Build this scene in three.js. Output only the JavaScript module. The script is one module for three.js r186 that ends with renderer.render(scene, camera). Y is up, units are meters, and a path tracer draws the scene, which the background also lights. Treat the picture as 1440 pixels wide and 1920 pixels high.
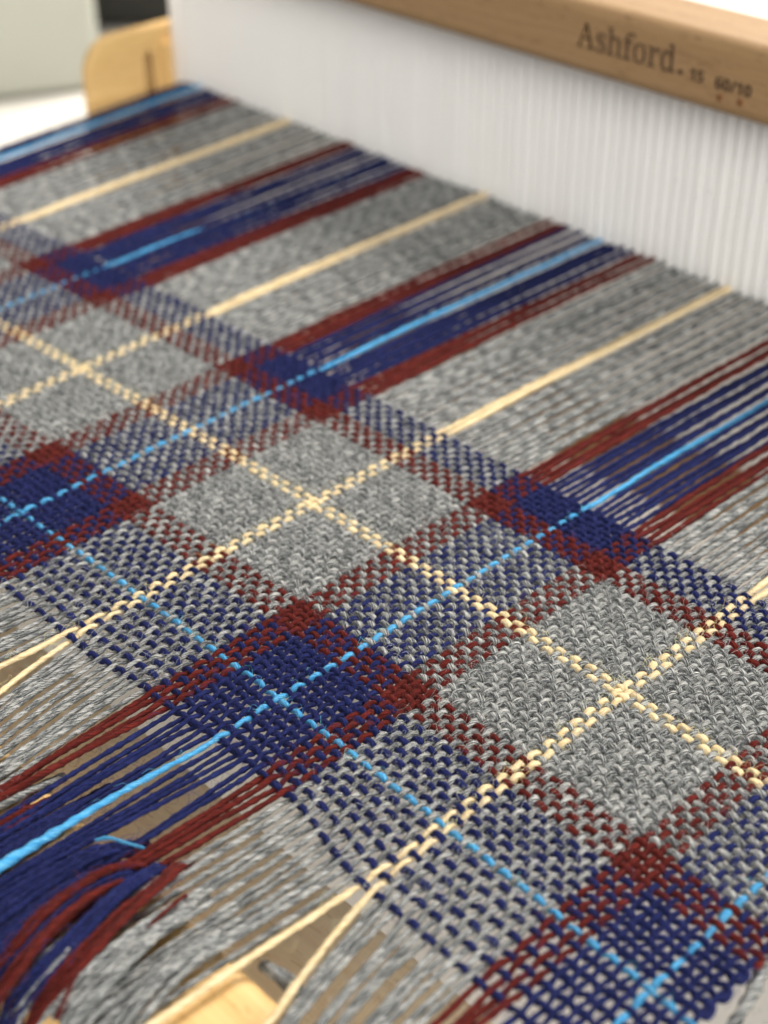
import * as THREE from 'three';
import { RoundedBoxGeometry } from 'three/addons/geometries/RoundedBoxGeometry.js';
import { RectAreaLightUniformsLib } from 'three/addons/lights/RectAreaLightUniformsLib.js';
import { FontLoader } from 'three/addons/loaders/FontLoader.js';
import { TextGeometry } from 'three/addons/geometries/TextGeometry.js';
import { mergeGeometries } from 'three/addons/utils/BufferGeometryUtils.js';

// ---------------------------------------------------------------- camera, light, exposure
const scene = new THREE.Scene();
const camera = new THREE.PerspectiveCamera(37.43, 0.75, 0.02, 20);
{
  const ya = 0.81857, pi = -0.59575, ro = -0.00844;
  const cy = Math.cos(ya), sy = Math.sin(ya), cp = Math.cos(pi), sp = Math.sin(pi);
  const fw = new THREE.Vector3(-sy * cp, sp, -cy * cp), r = new THREE.Vector3(cy, 0, -sy);
  const u = new THREE.Vector3().crossVectors(r, fw);
  const r2 = r.clone().multiplyScalar(Math.cos(ro)).addScaledVector(u, Math.sin(ro));
  const u2 = u.clone().multiplyScalar(Math.cos(ro)).addScaledVector(r, -Math.sin(ro));
  camera.position.set(0.11226, 0.16657, 0.11649);
  camera.quaternion.setFromRotationMatrix(new THREE.Matrix4().makeBasis(r2, u2, fw.clone().negate()));
}
camera.focus = 0.254;
camera.userData.fStop = camera.getFocalLength() / 3.8;              // a 3.8 mm wide lens opening
const renderer = new THREE.WebGLRenderer({ antialias: true });
renderer.setSize(768, 1024);
renderer.toneMapping = THREE.LinearToneMapping;
renderer.toneMappingExposure = 1.05;
renderer.shadowMap.enabled = true;
scene.background = new THREE.Color(0.19, 0.19, 0.19);
RectAreaLightUniformsLib.init();
function panel(w, h, intensity, colour, pos, aim) {
  const l = new THREE.RectAreaLight(colour, intensity, w, h);
  l.position.set(...pos); l.lookAt(...aim); scene.add(l);
  return l;
}
panel(0.7, 0.7, 33, 0xfff8ee, [-0.35, 1.3, -1.25], [-0.1, 0, -0.06]);   // bright window, beyond the heddle and high
panel(1.5, 1.1, 5.8, 0xfffcf6, [1.5, 0.62, 0.25], [-0.1, 0, -0.06]);        // soft window on the right
panel(1.6, 1.2, 1.95, 0xfffcf6, [0.3, 1.3, 1.3], [-0.1, 0, -0.06]);        // pale wall behind the camera

// ---------------------------------------------------------------- helpers
let seed = 12345;
function rnd() { seed = (seed * 1664525 + 1013904223) >>> 0; return seed / 4294967296; }
const rr = (a, b) => a + (b - a) * rnd();
const clamp = (v, a, b) => Math.min(b, Math.max(a, v));
const smooth = (a, b, v) => { const t = clamp((v - a) / (b - a), 0, 1); return t * t * (3 - 2 * t); };
function hash(i, j) { let h = (Math.imul(i | 0, 374761393) + Math.imul(j | 0, 668265263)) | 0; h = Math.imul(h ^ (h >>> 13), 1274126177); return ((h ^ (h >>> 16)) >>> 0) / 4294967296; }
function noise1(x, k) { const i = Math.floor(x), f = x - i, s = f * f * (3 - 2 * f); return (hash(i, k) * (1 - s) + hash(i + 1, k) * s) * 2 - 1; }
const names = {};
function numbered(n) { names[n] = (names[n] ?? -1) + 1; return names[n] ? n + '_' + String(names[n]).padStart(3, '0') : n; }
function mesh(name, geo, mat, parent, label) {
  const m = new THREE.Mesh(geo, mat); m.name = numbered(name); m.castShadow = m.receiveShadow = true;
  if (label) m.userData.label = label;
  (parent || scene).add(m);
  return m;
}
function thing(name, label, category, pos = [0, 0, 0]) {
  const g = new THREE.Group(); g.name = numbered(name); g.position.set(...pos); g.userData = { label, category }; scene.add(g);
  return g;
}
function boxUV(geo, s = 0.1, ax = 0) {                               // uv in metres / s, grain along axis ax
  if (geo.index) geo = geo.toNonIndexed();
  const p = geo.attributes.position, n = geo.attributes.normal, uv = new Float32Array(p.count * 2);
  for (let i = 0; i < p.count; i++) {
    const c = [p.getX(i), p.getY(i), p.getZ(i)], m = [Math.abs(n.getX(i)), Math.abs(n.getY(i)), Math.abs(n.getZ(i))];
    const others = [0, 1, 2].filter((k) => k !== ax);
    const k = m[others[0]] > m[others[1]] ? others[1] : others[0];
    if (m[ax] > 0.8) { uv[2 * i] = c[others[0]] / s; uv[2 * i + 1] = c[others[1]] / s; } else { uv[2 * i] = c[ax] / s; uv[2 * i + 1] = (c[k] + 0.37 * c[others.find((q) => q !== k)]) / s; }
  }
  geo.setAttribute('uv', new THREE.BufferAttribute(uv, 2));
  return geo;
}
function canvas(w, h) { const c = document.createElement('canvas'); c.width = w; c.height = h; return [c, c.getContext('2d')]; }
function tex(c, colour, rx = 1, ry = 1) {
  const t = new THREE.CanvasTexture(c); t.wrapS = t.wrapT = THREE.RepeatWrapping; t.repeat.set(rx, ry);
  if (colour) t.colorSpace = THREE.SRGBColorSpace;
  return t;
}

// ---------------------------------------------------------------- materials
function fibreMaps(base, tones, count, lean, wide) {                       // wool: fibres as fine strokes, wound round the yarn
  const W = 256, H = 1024, [c, g] = canvas(W, H), [b, k] = canvas(W, H);
  g.fillStyle = base; g.fillRect(0, 0, W, H); k.fillStyle = '#555'; k.fillRect(0, 0, W, H);
  for (let i = 0; i < count; i++) {
    const x = rnd() * W, y = rnd() * H, len = rr(60, 260), dx = len * lean * rr(0.6, 1.5), w = rr(1.5, 5.5) * wide, bend = rr(-10, 10);
    const col = tones[Math.floor(rnd() * tones.length)], v = Math.floor(rr(20, 255));
    for (const [ctx, st] of [[g, col], [k, `rgb(${v},${v},${v})`]]) {
      ctx.strokeStyle = st; ctx.lineWidth = w; ctx.globalAlpha = 0.75;
      for (const ox of [-W, 0, W]) for (const oy of [-H, 0, H]) {
        if (x + ox > W + 200 || x + ox < -400 || y + oy > H + 10 || y + oy < -300) continue;
        ctx.beginPath(); ctx.moveTo(x + ox, y + oy); ctx.quadraticCurveTo(x + ox + dx / 2 + bend, y + oy + len / 2, x + ox + dx, y + oy + len); ctx.stroke();
      }
    }
  }
  return [tex(c, true), tex(b, false)];
}
function wool(base, tones, count = 900, lean = 0.55, wide = 1.3) {
  const [m, b] = fibreMaps(base, tones, count, lean, wide);
  return new THREE.MeshPhysicalMaterial({ map: m, bumpMap: b, bumpScale: 0.0002, roughness: 0.92, vertexColors: true, sheen: 0.2, sheenRoughness: 0.7, sheenColor: new THREE.Color(0.5, 0.5, 0.5), specularIntensity: 0.08 });
}
const WOOL = {
  grey: wool('#707273', ['#bebfbc', '#9b9d9c', '#404347', '#26292d', '#606466', '#dcdbd6', '#86898a', '#2f3235', '#abacaa', '#4b4e51'], 1000, 0.5, 1.9),
  navy: wool('#1b214d', ['#222a5c', '#151a40', '#283068', '#0f1331', '#1d2455', '#343e74'], 900),
  red: wool('#5c1f1b', ['#6e2822', '#4a1a17', '#7a2f28', '#3c1412', '#612320'], 900),
  yellow: wool('#f2dbae', ['#f9e6bf', '#e9cd99', '#fdeecd', '#dfc08a', '#f4dfb4'], 700),
  blue: wool('#4fa6dc', ['#63b6ea', '#3f93cc', '#86cbf3', '#3283bd', '#58ade0'], 800),
};
const TONE = { grey: [0.28, 0.29, 0.29], navy: [0.017, 0.021, 0.11], red: [0.11, 0.016, 0.013], yellow: [0.8, 0.6, 0.3], blue: [0.12, 0.42, 0.78] };
function woodMat(base, dark, light, rough = 0.62) {
  const W = 1024, H = 512, [c, g] = canvas(W, H), [b, k] = canvas(W, H);
  g.fillStyle = base; g.fillRect(0, 0, W, H); k.fillStyle = '#999'; k.fillRect(0, 0, W, H);
  for (let i = 0; i < 420; i++) {                                    // long soft grain
    const y = rnd() * H, a = rr(2, 9), ph = rnd() * 6.28;
    g.strokeStyle = rnd() < 0.5 ? dark : light; g.globalAlpha = rr(0.02, 0.09); g.lineWidth = rr(0.7, 5);
    g.beginPath(); for (let x = 0; x <= W; x += 32) { const yy = y + a * Math.sin(ph + (x / W) * 6.2832); x ? g.lineTo(x, yy) : g.moveTo(x, yy); } g.stroke();
  }
  for (let i = 0; i < 900; i++) {                                    // beech flecks
    const x = rnd() * W, y = rnd() * H, l = rr(6, 38);
    g.strokeStyle = dark; g.globalAlpha = rr(0.15, 0.5); g.lineWidth = rr(0.8, 2.2); g.beginPath(); g.moveTo(x, y); g.lineTo(x + l, y + rr(-2, 2)); g.stroke();
    k.strokeStyle = '#444'; k.globalAlpha = 0.6; k.lineWidth = 1.5; k.beginPath(); k.moveTo(x, y); k.lineTo(x + l, y); k.stroke();
  }
  return new THREE.MeshStandardMaterial({ map: tex(c, true), bumpMap: tex(b, false), bumpScale: 0.00012, roughness: rough });
}
const beech = woodMat('#a5845c', '#6f5032', '#c8ab80');
const tan = woodMat('#ecd8b6', '#c9ab80', '#f4e6cb', 0.8);
const pine = woodMat('#dcb678', '#a97b3e', '#f0d49e');
function speckMat(hex, rough, amount) {
  const [c, g] = canvas(512, 512); g.fillStyle = hex; g.fillRect(0, 0, 512, 512);
  for (let i = 0; i < 5000; i++) { g.globalAlpha = rnd() * amount; g.fillStyle = rnd() < 0.5 ? '#000' : '#fff'; g.fillRect(rnd() * 512, rnd() * 512, rr(1, 4), rr(1, 4)); }
  return new THREE.MeshStandardMaterial({ map: tex(c, true), roughness: rough });
}
const tableMat = speckMat('#eae6df', 0.55, 0.05), cabinetMat = speckMat('#bbbeb4', 0.7, 0.04), darkMat = speckMat('#2c2b27', 0.6, 0.06);
const nylon = new THREE.MeshPhysicalMaterial({ color: new THREE.Color(0.965, 0.965, 0.96), roughness: 1, transmission: 0.45, thickness: 0, specularIntensity: 0.5 });
const burnt = new THREE.MeshStandardMaterial({ color: 0x564130, roughness: 0.9 });
const faint = new THREE.MeshStandardMaterial({ color: 0x9a7752, roughness: 0.9 });
const plugMat = new THREE.MeshStandardMaterial({ color: 0x7a4f2c, roughness: 0.8 });

// ---------------------------------------------------------------- table and background
const table = thing('table', 'smooth white tabletop the loom stands on', 'table', [0, -0.1, 0]);
mesh('tabletop', boxUV(new RoundedBoxGeometry(2.6, 0.03, 2.6, 2, 0.004).translate(-0.55, -0.015, -0.35), 0.2), tableMat, table);
const cab = thing('cabinet', 'pale grey-green cabinet standing at the back of the white table, left of the loom', 'cabinet', [-0.7136, -0.1, -0.0994]);
mesh('body', boxUV(new RoundedBoxGeometry(0.09, 0.6, 0.52, 3, 0.006).translate(0, 0.301, 0), 0.3), cabinetMat, cab);
cab.rotation.y = -0.393;
const dark = thing('dark_board', 'dark charcoal board standing far behind the wooden loom side', 'board', [-0.648, -0.1, -0.402]);
mesh('board', boxUV(new RoundedBoxGeometry(0.03, 0.7, 0.22, 2, 0.006).translate(-0.015, 0.351, 0.01), 0.3), darkMat, dark);

dark.rotation.y = -0.74;

// ---------------------------------------------------------------- loom frame
const loom = thing('loom_frame', 'pale beech frame of the table loom, carrying the cloth and the heddle', 'loom', [0, -0.1, 0]);
const Y0 = 0.1;                                                      // loom children are measured from the table
function rail(name, w, h, d, x, y, z, r, mat = beech, label) { return mesh(name, boxUV(new RoundedBoxGeometry(w, h, d, 4, r).translate(x, y + Y0, z), 0.1), mat, loom, label); }
{ // side plate with a rounded top corner and a slot for the heddle
  const s = new THREE.Shape(), z0 = 0.1484, z1 = 0.30, t = 0.0180;      // drawn in (-z, y)
  s.moveTo(z0, -0.098); s.lineTo(z0, t - 0.011); s.absarc(z0 + 0.011, t - 0.011, 0.011, Math.PI, Math.PI / 2, true); s.lineTo(z1, t); s.lineTo(z1, -0.098); s.lineTo(z0, -0.098);
  const hole = new THREE.Path(); hole.moveTo(0.1697, -0.008); hole.lineTo(0.1697, 0.0095); hole.absarc(0.1714, 0.0095, 0.0017, Math.PI, 0, true); hole.lineTo(0.1731, -0.008); hole.lineTo(0.1697, -0.008);
  s.holes.push(hole);
  const g = new THREE.ExtrudeGeometry(s, { depth: 0.002, bevelEnabled: true, bevelSize: 0.0012, bevelThickness: 0.0012, bevelSegments: 3, curveSegments: 12 });
  g.rotateY(Math.PI / 2); g.translate(-0.3122, Y0, 0);
  mesh('side_panel', boxUV(g, 0.1, 2), pine, loom);
  mesh('slot_backing', boxUV(new THREE.BoxGeometry(0.003, 0.024, 0.008).translate(-0.3152, 0.003 + Y0, -0.1714), 0.1), plugMat, loom);
  mesh('heddle_block', boxUV(new RoundedBoxGeometry(0.0025, 0.05, 0.030, 3, 0.001).translate(-0.3082, -0.0118 + Y0, -0.1915), 0.1, 2), pine, loom);
}
rail('tie_bar', 0.52, 0.026, 0.0265, -0.12, -0.0146, 0.0500, 0.0035, pine, 'bright rounded wooden bar that the warp ends are tied round');
rail('front_board', 0.52, 0.012, 0.030, -0.12, -0.0270, 0.0226, 0.0015, tan, 'flat tan wooden board under the loose warp ends');

rail('back_beam', 0.52, 0.03, 0.03, -0.16, -0.0172, -0.345, 0.008, beech);

// ---------------------------------------------------------------- heddle
const hed = thing('rigid_heddle', 'white plastic heddle with wooden top rail that carries burnt lettering', 'heddle', [-0.12, 0, -0.183]);
{
  const rl = (y, h, name) => mesh(name, boxUV(new RoundedBoxGeometry(0.40, h, 0.0215, 5, 0.0034).translate(0.004, y, -0.001), 0.1), beech, hed);
  rl(0.0546, 0.0180, 'top_rail'); rl(-0.0575, 0.0185, 'bottom_rail');
  const tooth = (nick) => {
    const s = new THREE.Shape(), w = 0.00136, d = 0.0021;             // plan of one slat: a little thicker along one edge
    s.moveTo(-w, -d); s.lineTo(w - 0.0003, -d * 0.8); s.lineTo(w, -d * 0.6); s.lineTo(w, d * 0.3); s.lineTo(w - 0.0004, d * 0.45); s.lineTo(-w + 0.0010, d * 0.7); s.lineTo(-w + 0.0006, d * 1.75); s.lineTo(-w + 0.0002, d * 1.85); s.lineTo(-w, d * 1.6);
    let g = new THREE.ExtrudeGeometry(s, { depth: 0.098, bevelEnabled: false }).rotateX(-Math.PI / 2).translate(0, -0.049, 0);
    if (nick) {
      const bits = [g];
      for (let i = 0; i < 5; i++) bits.push(new THREE.IcosahedronGeometry(rr(0.0002, 0.00036), 0).scale(1, rr(0.7, 2), 0.8).translate(-w + rr(-0.0001, 0.0012), rr(0.018, 0.028), d * 1.0));
      g = mergeGeometries(bits.map((q) => { q = q.index ? q.toNonIndexed() : q; return q; }));
    }
    return g;
  };
  const plain = tooth(false), nicked = [tooth(true), tooth(true), tooth(true)];
  for (let k = 0; k < 107; k++) {
    const x = -0.181 + k * 0.0033333, m = mesh('reed_slat', x > 0.02 && hash(k, 5) < 0.75 ? nicked[k % 3] : plain, nylon, hed);
    m.position.set(x + (hash(k, 1) - 0.5) * 0.0001, 0, (hash(k, 2) - 0.5) * 0.0003);
    m.rotation.y = 0.2 + (hash(k, 3) - 0.5) * 0.03;
  }
  mesh('end_post', new RoundedBoxGeometry(0.0045, 0.099, 0.006, 3, 0.0012).translate(-0.1855, 0, 0), nylon, hed);
  const font = await new FontLoader().loadAsync('fonts/droid/droid_serif_regular.typeface.json');
  const sans = await new FontLoader().loadAsync('fonts/droid/droid_sans_bold.typeface.json');
  const txt = (str, f, size, x, y, sx = 1) => mesh('lettering', new TextGeometry(str, { font: f, size, depth: 0.0003, curveSegments: 5 }).scale(sx, 1, 1).translate(x, y, 0.00965), burnt, hed);
  const word = new TextGeometry('shford', { font, size: 0.006, depth: 0.0003, curveSegments: 5 }); word.computeBoundingBox();
  const bb = word.boundingBox, ws = 0.0238 / (bb.max.x - bb.min.x), hs = 0.0066 / bb.max.y;
  mesh('lettering', word.translate(-bb.min.x, 0, 0).scale(ws, hs, 1).translate(-0.0003, 0.0525, 0.00965), burnt, hed);
  mesh('lettering', new TextGeometry('A', { font, size: 0.006, depth: 0.0001, curveSegments: 5 }).scale(ws, hs, 1).translate(-0.0003 - 0.0062, 0.0525, 0.00965), faint, hed, 'faint first letter, hardly burnt in');
  mesh('lettering', new THREE.CylinderGeometry(0.0007, 0.0007, 0.0003, 14).rotateX(Math.PI / 2).translate(0.0252, 0.0532, 0.0098), burnt, hed);
  txt('15', sans, 0.0028, 0.0277, 0.0521); txt('60/10', sans, 0.0028, 0.0350, 0.0518);
  for (const [x, y] of [[0.0368, 0.0499], [0.0424, 0.0501]]) mesh('wood_plug', new RoundedBoxGeometry(0.0016, 0.0016, 0.0008, 2, 0.0003).translate(x, y, 0.0096), plugMat, hed);
}

// ---------------------------------------------------------------- the cloth
const cloth = thing('plaid_cloth', 'half-woven plaid cloth in grey, navy and dark red wool, stretched on the loom', 'cloth');
const MM = 0.001, P = 1.667, I0 = -169, I1 = 27;                      // warp end i lies at (i + 0.5) * P mm
const warpColour = (i) => { const m = ((i + 0.5) % 47 + 47) % 47; return m < 1 || m > 46 ? 'yellow' : m < 13 || m > 34 ? 'grey' : m < 17 || m > 30 ? 'red' : m > 23 && m < 24 ? 'blue' : 'navy'; };
const pickColours = [];
for (const [c, n] of [['navy', 6], ['blue', 1], ['navy', 6], ['red', 4], ['grey', 12], ['yellow', 2], ['grey', 12], ['red', 4], ['navy', 6]]) for (let k = 0; k < n; k++) pickColours.push(c);
const NP = pickColours.length;
const RAD = { grey: 0.60, navy: 0.525, red: 0.59, yellow: 0.62, blue: 0.56 };
const FLAT = { grey: [1.14, 0.88], navy: [1.0, 0.94], red: [1.04, 0.94], yellow: [1.18, 0.86], blue: [1.08, 0.92] };
const zPick = [];                                                     // along the warp, mm, without the bow of each pick
{
  let z = 0; for (let j = 6; j < NP; j++) { zPick[j] = z; z -= j < 30 ? 1.97 - 0.0142 * (j - 6) : 1.635; }
  const first = [2.0, 3.95, 6.0, 8.1, 10.3, 12.9]; for (let k = 0; k < 6; k++) zPick[5 - k] = first[k];
}
const px = (x, z) => { const u = clamp(x, -285, 60) / 100, v = clamp(z, -190, 30) / 100; return [0.496 + 1.152 * u + 2.691 * v + 2.002 * u * u + 0.773 * u * v + 1.183 * v * v + 0.426 * u * u * u + 1.944 * u * u * v, -0.202 + 2.486 * u + 0.759 * v + 2.599 * u * u + 1.562 * u * v + 0.707 * v * v + 0.056 * u * u * u + 1.538 * u * u * v]; };
const bowAt = [[-300, 2], [-76, 2.1], [-53, 0.6], [-36, -0.5], [-21, -0.4], [2, 3.7], [25, 3.8], [60, 3.0]];
function bow(x) { for (let k = 1; k < bowAt.length; k++) if (x <= bowAt[k][0]) { const [a, p] = bowAt[k - 1], [b, q] = bowAt[k]; return p + (q - p) * smooth(a, b, x); } return 3; }
function pickZ(j, x) {                                                // z of pick j where it crosses x
  return zPick[j] + px(x, zPick[j])[1] * smooth(14, 4, zPick[j]) + (j < 6 ? bow(x) * Math.pow((6 - j) / 6, 1.6) : 0) + 0.20 * noise1(x * 0.13, j + 50) + 0.14 * noise1(x * 0.45, j + 150);
}
// where each end has moved to 40 mm from the first blue pick, drawn together towards the knots
const endAt = [[-46.5, -69.5], [-45.5, -68.2], [-34.5, -53.8], [-33.5, -53.0], [-30.5, -50.6], [-29.5, -47.2], [-25.5, -41.3], [-24.5, -39.6], [-23.5, -38.2], [-19.5, -33.3], [-18.5, -28.7], [-17.5, -27.6], [-16.5, -26.4], [-13.5, -23.0], [-12.5, -20.3], [-1.5, -2.6], [-0.5, -0.5], [0.5, 8.9]];
function tieX(p) {
  let k = Math.floor((p + 46.6) / 47); const q = p - 47 * k;
  for (let n = 1; n < endAt.length; n++) if (q <= endAt[n][0]) { const [a, s] = endAt[n - 1], [b, t] = endAt[n]; return s + (t - s) * (q - a) / (b - a) + 47 * P * k; }
  return p * P;
}
const clump = [];                                                     // the loose ends cling together in twos, threes and fours
for (let i = I0 - 2, c = 0; i <= I1 + 2;) { const n = 1 + Math.floor(hash(c++, 61) * 4); let k = 0; const col = warpColour(i); while (k < n && warpColour(i + k) === col) k++; for (let m = 0; m < k; m++) clump[i + m + 200] = i + (k - 1) / 2; i += k; }
const side = (i, j) => ((((i + j) % 2) + 2) % 2 === 0 ? 1 : -1);
function warpX(i, z) {
  const p = i + 0.5, x0 = p * P, wob = 0.20 * noise1(z * 0.12, i + 900) + 0.09 * noise1(z * 0.45, i + 1300);
  const zz = Math.min(z, 13);
  let x = x0 + px(x0, zz)[0] + wob;
  if (z > 13) { const t = (z - 13) / 27; x += (tieX(p) + 0.9 * (hash(i, 77) - 0.5) - x) * (t < 1 ? t * (0.55 + 0.45 * t) : 1 + (t - 1) * 0.9); }
  if (z > 6 && warpColour(i) !== 'yellow') x += (clump[i + 200] - i) * 0.42 * smooth(8, 26, z);
  if (z < -82) { const t = smooth(-82, -120, z); x += t * 0.5 * (hash(i, 78) - 0.5); if (i > -121 && i < -115) x += t * (i < -118 ? 0.75 : i > -118 ? -0.75 : 0); }
  return x;
}
function barY(z) { return z < 34 ? 0 : z < 54 ? 0 : z < 63.5 ? -(7.5 - Math.sqrt(Math.max(0, 56 - Math.min(56, (z - 54) ** 2 * 0.62)))) : -5.6 - (z - 63.5) * 3.2; }
const fuzz = { grey: [], navy: [], red: [], yellow: [], blue: [] };
const _a = new THREE.Vector3();
function yarn(pts, colour, radius, id, opts = {}) {                   // pts in mm: [x, y, z]; a two-ply tube
  const n = pts.length, S = opts.sides || 8, twist = 2 * Math.PI / (opts.twist || 4.6), flip = opts.flip ? -1 : 1;
  const pos = new Float32Array(n * (S + 1) * 3), nor = new Float32Array(n * (S + 1) * 3), uv = new Float32Array(n * (S + 1) * 2), col = new Float32Array(n * (S + 1) * 3), idx = [];
  let len = 0; const off = hash(id, 3) * 40, shade = 0.92 + 0.16 * hash(id, 4);
  const T = new THREE.Vector3(), U = new THREE.Vector3(), B = new THREE.Vector3(), up = new THREE.Vector3(0, 1, 0), side0 = new THREE.Vector3();
  let last = null; const flat = opts.flat || [1, 1];
  for (let i = 0; i < n; i++) {
    const a = pts[Math.max(0, i - 1)], b = pts[Math.min(n - 1, i + 1)], c = pts[i];
    T.set(b[0] - a[0], b[1] - a[1], b[2] - a[2]).normalize();
    if (i) len += Math.hypot(c[0] - pts[i - 1][0], c[1] - pts[i - 1][1], c[2] - pts[i - 1][2]);
    if (Math.abs(T.y) < 0.93 || !last) B.crossVectors(T, up).normalize(); else B.copy(last).addScaledVector(T, -last.dot(T)).normalize();
    if (last && B.dot(last) < 0) B.negate();
    last = last || new THREE.Vector3(); last.copy(B);
    U.crossVectors(B, T).normalize();
    const rad = (typeof radius === 'function' ? radius(c, i) : radius) * (1 + 0.13 * noise1(len * 0.55, id + 3000) + 0.05 * noise1(len * 1.7, id + 5000));
    const v = shade * (1 + (colour === 'grey' ? 0.12 : 0.07) * noise1(len * 0.35, id + 7000) + (colour === 'grey' ? 0.2 : 0.05) * noise1(len * 1.1, id + 8000));
    for (let s = 0; s <= S; s++) {
      const th = s / S * 2 * Math.PI, ct = Math.cos(th), st = Math.sin(th), q = rad * (0.92 + 0.15 * Math.cos(2 * (th - flip * len * twist + off)));
      const k = (i * (S + 1) + s), fb = flat[0], fu = flat[1];
      pos[3 * k] = (c[0] + q * (fb * B.x * ct + fu * U.x * st)) * MM; pos[3 * k + 1] = (c[1] + q * (fb * B.y * ct + fu * U.y * st)) * MM; pos[3 * k + 2] = (c[2] + q * (fb * B.z * ct + fu * U.z * st)) * MM;
      nor[3 * k] = B.x * ct + U.x * st; nor[3 * k + 1] = B.y * ct + U.y * st; nor[3 * k + 2] = B.z * ct + U.z * st;
      uv[2 * k] = s / S; uv[2 * k + 1] = (len + off) / 15;
      col[3 * k] = col[3 * k + 1] = col[3 * k + 2] = Math.min(1.25, v);
    }
    if (hash(i, id + 17) < (opts.fuzz || 0.75) * (colour === 'blue' ? 0.35 : 1) && rad < 0.8 && c[2] > -130) fuzz[colour].push([c[0], c[1], c[2], rad, T.x, T.y, T.z, B.x, B.y, B.z, U.x, U.y, U.z, opts.fuzz > 0.5 ? 1.25 : 1]);
  }
  for (let i = 0; i < n - 1; i++) for (let s = 0; s < S; s++) { const a = i * (S + 1) + s, b = a + S + 1; idx.push(a, b, a + 1, a + 1, b, b + 1); }
  const g = new THREE.BufferGeometry();
  g.setAttribute('position', new THREE.BufferAttribute(pos, 3)); g.setAttribute('normal', new THREE.BufferAttribute(nor, 3)); g.setAttribute('uv', new THREE.BufferAttribute(uv, 2)); g.setAttribute('color', new THREE.BufferAttribute(col, 3));
  g.setIndex(idx);
  return g;
}
const SAY = { grey: 'mottled grey', navy: 'navy blue', red: 'dark red', yellow: 'pale yellow', blue: 'light blue' };

// warp ends
const AW = 0.30, AP = 0.33;
const swing = (t) => { const c = Math.cos(Math.PI * t); return (1 - Math.sign(c) * Math.pow(Math.abs(c), 0.72)) / 2; };   // long flat floats, quick dips
for (let i = I0; i <= I1; i++) {
  const c = warpColour(i), pts = [], xr = (i + 0.5) * P;
  const zs = []; for (let j = 0; j < NP; j++) zs[j] = pickZ(j, xr);
  const lift = (hash(i, 31) - 0.4) * 0.9 + (c === 'blue' ? 0.9 : 0);
  for (let z = 72; z > zs[0] + 0.6; z -= 1.0) {                       // from the tie bar to the first pick
    const t = smooth(zs[0], 38, z), k = smooth(zs[0] + 3, zs[0], z);
    pts.push([warpX(i, z), barY(z) + lift * t * smooth(66, 50, z) + 0.15 * t - side(i, 0) * AW * -1 * k, z]);
  }
  for (let j = 0; j < NP; j++) {
    const y0 = side(i, j) * AW;
    if (j < NP - 1) for (let s = 0; s < 6; s++) { const t = s / 6, z = zs[j] + (zs[j + 1] - zs[j]) * t, w = swing(t); pts.push([warpX(i, z), y0 + (side(i, j + 1) * AW - y0) * w, z]); }
    else pts.push([warpX(i, zs[j]), y0, zs[j]]);
  }
  const zf = zs[NP - 1], up = side(i, NP), jig = (hash(i, 41) - 0.5) * 0.8;
  for (let z = zf - 0.8; z > -362; z -= z > zf - 6 ? 0.8 : z > -190 ? 1.5 : 4) {     // open shed from the fell to the heddle
    const t = Math.min(1, (zf - z) / 104), k = smooth(zf - 3.5, zf, z);
    pts.push([warpX(i, z), side(i, NP - 1) * AW * k + (1 - k) * (up * (0.26 + 0.34 * smooth(-110, -30, xr)) * (1 - Math.exp(-3 * t)) + jig * t - Math.pow(Math.max(0, -338 - z), 2) * 0.035 + (c === 'blue' ? 0.3 : c === 'yellow' ? 0.4 : 0) * Math.min(1, t * 6) - (i === -118 ? 1.6 * smooth(-104, -122, z) : 0)), z]);
  }
  const r0 = RAD[c], loose = c === 'grey' || c === 'yellow' ? 0.2 : 0.08;
  mesh('warp_yarn', yarn(pts, c, (q) => r0 * (q[2] < zf ? 1.03 + (c === 'navy' || c === 'red' ? 0.17 : 0.11) * smooth(zf - 3, zf - 20, q[2]) : (1 - loose * smooth(-20, -2, q[2]) * (0.55 + 0.45 * smooth(24, 12, q[2]))) * (q[2] > zs[0] ? 0.96 + (c === 'blue' ? 0.9 : c === 'grey' ? -0.04 : 0.15) * smooth(30, 56, q[2]) : 1)), i + 500, { flip: true, flat: FLAT[c], twist: c === 'blue' ? 7 : 4.6 }), WOOL[c], cloth, SAY[c] + ' warp yarn');
}
// weft picks
for (let j = 0; j < NP; j++) {
  const c = pickColours[j], ap = j > 42 ? AP * 1.28 : j < 13 ? AP * 1.1 : AP, pts = [], tail = (dir) => {
    const i = dir > 0 ? I1 : I0, x = warpX(i, pickZ(j, (i + 0.5) * P)) + dir * 0.75, z = pickZ(j, x), other = j + (side(dir, j) > 0 ? 1 : -1);
    const z2 = other >= 0 && other < NP ? (z + pickZ(other, x)) / 2 : z - 0.5;
    return [[x, side(i, j) * AP * 0.3, z], [x + dir * 0.12, -0.05, z * 0.6 + z2 * 0.4], [x + dir * 0.05, -0.2, z2]];
  };
  pts.push(...tail(-1).reverse());
  for (let i = I0; i <= I1; i++) {
    const x0 = warpX(i, pickZ(j, (i + 0.5) * P)), y0 = -side(i, j) * ap;
    if (i < I1) {
      const x1 = warpX(i + 1, pickZ(j, (i + 1.5) * P)), y1 = -side(i + 1, j) * ap;
      for (let s = 0; s < 6; s++) { const t = s / 6, x = x0 + (x1 - x0) * t; pts.push([x, y0 + (y1 - y0) * swing(t), pickZ(j, x)]); }
    } else pts.push([x0, y0, pickZ(j, x0)]);
  }
  pts.push(...tail(1));
  mesh('weft_yarn', yarn(pts, c, RAD[c] * (c === 'blue' ? 0.86 : j > 42 ? 1.14 : j < 13 ? 1.08 : 0.98), j + 2000, { flat: FLAT[c] }), WOOL[c], cloth, SAY[c] + ' weft yarn');
}
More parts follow.
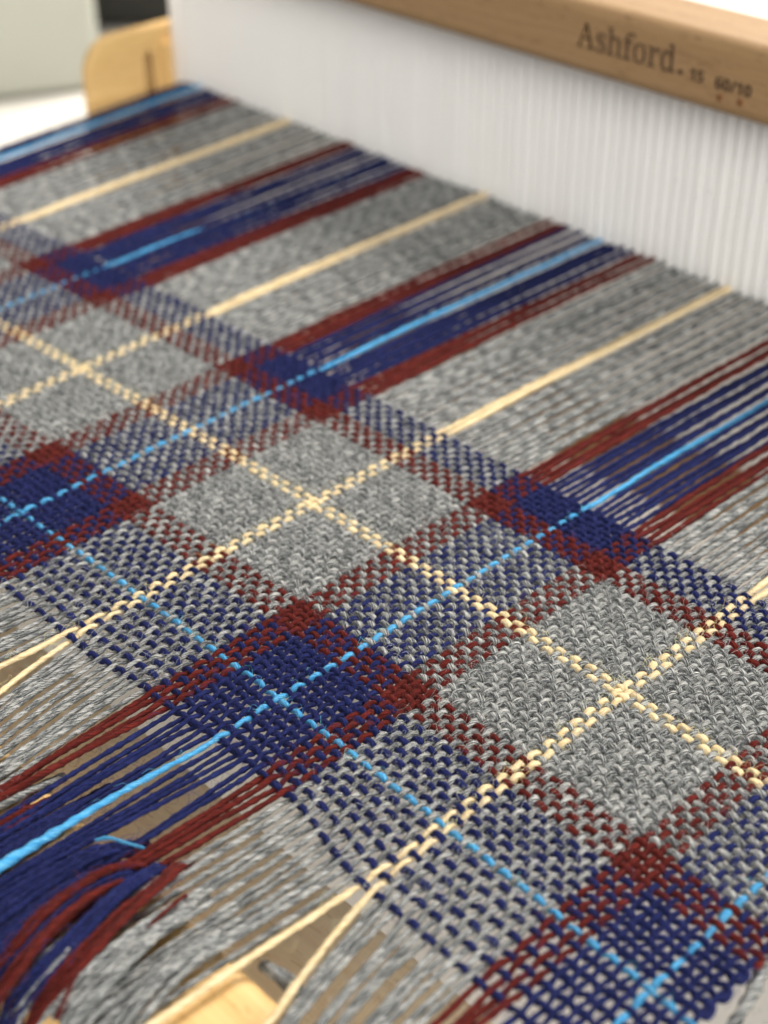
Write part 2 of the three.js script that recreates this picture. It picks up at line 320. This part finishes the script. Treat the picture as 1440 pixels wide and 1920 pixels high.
// cut ends hanging from the knots over the tie bar, and the grey yarn carried up the selvedge
function spline(list, step) { const cv = new THREE.CatmullRomCurve3(list.map((q) => new THREE.Vector3(...q))); return cv.getSpacedPoints(Math.ceil(cv.getLength() / step)).map((q) => [q.x, q.y, q.z]); }
const tails = [];
for (const [c, n, w, line] of [
  ['red', 2, 1.3, [[-23.6, -2.5, 35.5], [-24.1, 1.0, 38.4], [-25.1, 2.2, 41.7], [-25.4, 2.4, 47.4], [-25.0, 2, 53.4], [-24.2, 0.5, 58.9], [-25.0, -4, 64.3], [-26.6, -9, 66.7]]],
  ['navy', 2, 1.0, [[-23.2, -2.0, 37.5], [-23.5, 0.9, 40.1], [-24.2, 1.6, 45.5], [-23.6, 1.5, 52.3], [-22.4, 0.5, 58.3], [-23.0, -2, 62.6], [-24.8, -6, 65.6]]],
  ['red', 3, 2.0, [[-23.2, -2.0, 38.5], [-23.3, 1.0, 42.1], [-23.0, 2.2, 48.1], [-21.9, 2.2, 54.5], [-20.6, 1, 60.3], [-20.6, -2, 64.5], [-22.5, -8, 67.3]]],
  ['navy', 5, 2.8, [[-23.0, -3.0, 32.5], [-22.2, 0.6, 36.4], [-21.0, 2, 42.7], [-19.4, 2.2, 49.2], [-18.2, 1.6, 55.3], [-17.8, 0, 60.1], [-18.8, -4, 63.5], [-19.4, -9, 65.6]]],
  ['grey', 3, 1.4, [[-20.7, 0.6, 44.0], [-18.8, 1.4, 51.0], [-17.2, 1, 57.4], [-17.1, -2, 62.1], [-17.9, -7, 64.9]]],
  ['red', 4, 2.6, [[-21.9, -3.2, 30.5], [-20.6, 0.2, 33.7], [-18.4, 1.8, 38.6], [-17.0, 2.4, 45.5], [-15.4, 2.2, 52.4], [-14.9, 1, 57.6], [-15.4, -2, 61.5], [-15.6, -6, 64.1]]],
  ['navy', 12, 5.4, [[-29.4, -2.5, 33.1], [-29.9, 1.2, 41.7], [-30.6, 1, 49.5], [-30.7, 0.5, 57.5], [-30.9, -1, 62.7]]],
  ['navy', 11, 4.6, [[-26.2, -2.2, 35.7], [-26.9, 1.6, 46.5], [-27.0, 1.2, 53.6], [-26.5, 0, 59.3], [-26.7, -3, 63.9]]],
  ['red', 4, 2.5, [[-47.3, -3.0, 30.9], [-45.8, -1.2, 38.1], [-45.0, -0.4, 45.2], [-45.4, -0.6, 53.2]]],
  ['navy', 10, 6, [[-43.7, -3.5, 29.4], [-41.1, -0.3, 42.0], [-40.9, -0.5, 51.4], [-40.8, -1.0, 56.9]]],
  ['grey', 3, 1.5, [[-50.3, -2.0, 34.2], [-49.9, -0.6, 40.2], [-50.2, -0.4, 45.7], [-50.7, -0.6, 50.1]]],
  ['grey', 6, 6.5, [[-15.1, -1.2, 33.4], [-12.7, 1.6, 44.6], [-11.1, 1.2, 53.8], [-10.9, -1, 59.2], [-10.7, -4, 62.4]]],
  ['grey', 5, 6.5, [[-7.6, -1.2, 32.7], [-6.0, 1.4, 44.2], [-4.8, 0.8, 53.0], [-4.7, -2, 57.7]]],
  ['red', 1, 0, [[-15.8, -1.5, 35.0], [-15.2, 1.2, 36.9], [-14.2, 2.2, 39.9], [-13.5, 2.2, 43.5], [-13.2, 1.6, 45.3]]],
  ['red', 1, 0, [[-12.7, 2.4, 56.0], [-11.5, 2, 58.6], [-10.9, 1.0, 60.5], [-11.0, -0.5, 61.3]]],
  ['blue', 1, 0, [[-26.2, -0.6, 34.6], [-27.5, 0.3, 35.7], [-29.3, 1.2, 37.2], [-31.2, 1.4, 38.4], [-32.6, 1.0, 39.9]]],
  ['grey', 4, 1.6, [[-0.7, -3, 34.5], [2.5, -1.6, 34.7], [5.1, -2, 34.3], [5.3, -4, 33.0]]],
]) for (let k = 0; k < n; k++) {
  const o = n > 1 ? (k / (n - 1) - 0.5) * w : 0, q = hash(k, tails.length + 7) - 0.5, h2 = hash(k, tails.length + 19) - 0.5;
  tails.push([c, line.map(([x, y, z], m) => { const e = line[Math.min(m + 1, line.length - 1)], f = line[Math.max(0, m - 1)], L = Math.hypot(e[0] - f[0], e[2] - f[2]) || 1, s = (o + q * 0.9) * (0.2 + 0.9 * m / line.length); return [x - s * (e[2] - f[2]) / L + 0.3 * noise1(m * 1.3, k + tails.length), y + h2 * 1.1, z + s * (e[0] - f[0]) / L]; }), n === 1]);
}
tails.forEach(([c, l, thin], k) => mesh('yarn_tail', yarn(spline(l, 0.8), c, RAD[c] * (thin ? 0.55 : 1.02), 4000 + k, { twist: 5.5, fuzz: c === 'grey' ? 0.3 : c === 'navy' ? 0.9 : 0.6 }), WOOL[c], cloth, 'cut ' + SAY[c] + ' yarn end lying over the bar'));
mesh('carried_yarn', yarn(spline([[45.5, -0.6, -28], [46.3, -0.4, -21], [47.6, -1.4, -15], [49.2, -2.2, -10.2], [50.0, -2.6, -6], [50.6, -3.4, -1.5], [51.5, -7, 4], [52.5, -14, 9]], 0.5), 'grey', (q, i) => 1.0, 4200, { twist: 6, fuzz: 0.3 }), WOOL.grey, cloth, 'loose grey yarn hanging from the cloth edge');
// loose fibres standing off the wool
{
  const hairs = [0, 1, 2].map((k) => { const a = [[0, 0, 0], [0.25, 0.35 + 0.1 * k, 0.1], [0.6, 0.5, -0.15 * k], [1, 0.45 - 0.25 * k, 0.2]].map((q) => new THREE.Vector3(...q)); return new THREE.TubeGeometry(new THREE.CatmullRomCurve3(a), 5, 0.0095, 3); });
  const mat = new THREE.MeshStandardMaterial({ roughness: 0.9 });
  const all = []; for (const c in fuzz) for (const q of fuzz[c]) all.push([c, q]);
  const M = new THREE.Matrix4(), C = new THREE.Color(), X = new THREE.Vector3(), Y = new THREE.Vector3(), Z = new THREE.Vector3();
  hairs.forEach((g, k) => {
    const mine = all.filter((_, n) => n % 3 === k), im = new THREE.InstancedMesh(g, mat, mine.length);
    im.name = numbered('loose_fibres'); im.userData.kind = 'stuff'; im.castShadow = im.receiveShadow = true;
    mine.forEach(([c, q], n) => {
      const th = rnd() * 6.283, L = rr(0.9, 2.6) * q[13] * MM, dir = rnd() < 0.5 ? 1 : -1;
      Y.set(q[7] * Math.cos(th) + q[10] * Math.sin(th), q[8] * Math.cos(th) + q[11] * Math.sin(th), q[9] * Math.cos(th) + q[12] * Math.sin(th));
      X.set(q[4], q[5], q[6]).multiplyScalar(dir).addScaledVector(_a.set(rr(-1, 1), rr(-0.4, 0.6), rr(-1, 1)), 0.55); X.addScaledVector(Y, -X.dot(Y)).normalize(); Z.crossVectors(X, Y);
      const lift = rr(0.4, 1.3);
      M.set(X.x * L, Y.x * L * lift, Z.x * L, (q[0] + Y.x * q[3] * 0.85) * MM, X.y * L, Y.y * L * lift, Z.y * L, (q[1] + Y.y * q[3] * 0.85) * MM, X.z * L, Y.z * L * lift, Z.z * L, (q[2] + Y.z * q[3] * 0.85) * MM, 0, 0, 0, 1);
      im.setMatrixAt(n, M);
      const t = TONE[c], v = c === 'grey' ? rr(0.4, 2.4) : rr(1.0, 2.2); im.setColorAt(n, C.setRGB(Math.min(0.85, t[0] * v), Math.min(0.85, t[1] * v), Math.min(0.85, t[2] * v)));
    });
    cloth.add(im);
  });
}
renderer.render(scene, camera);
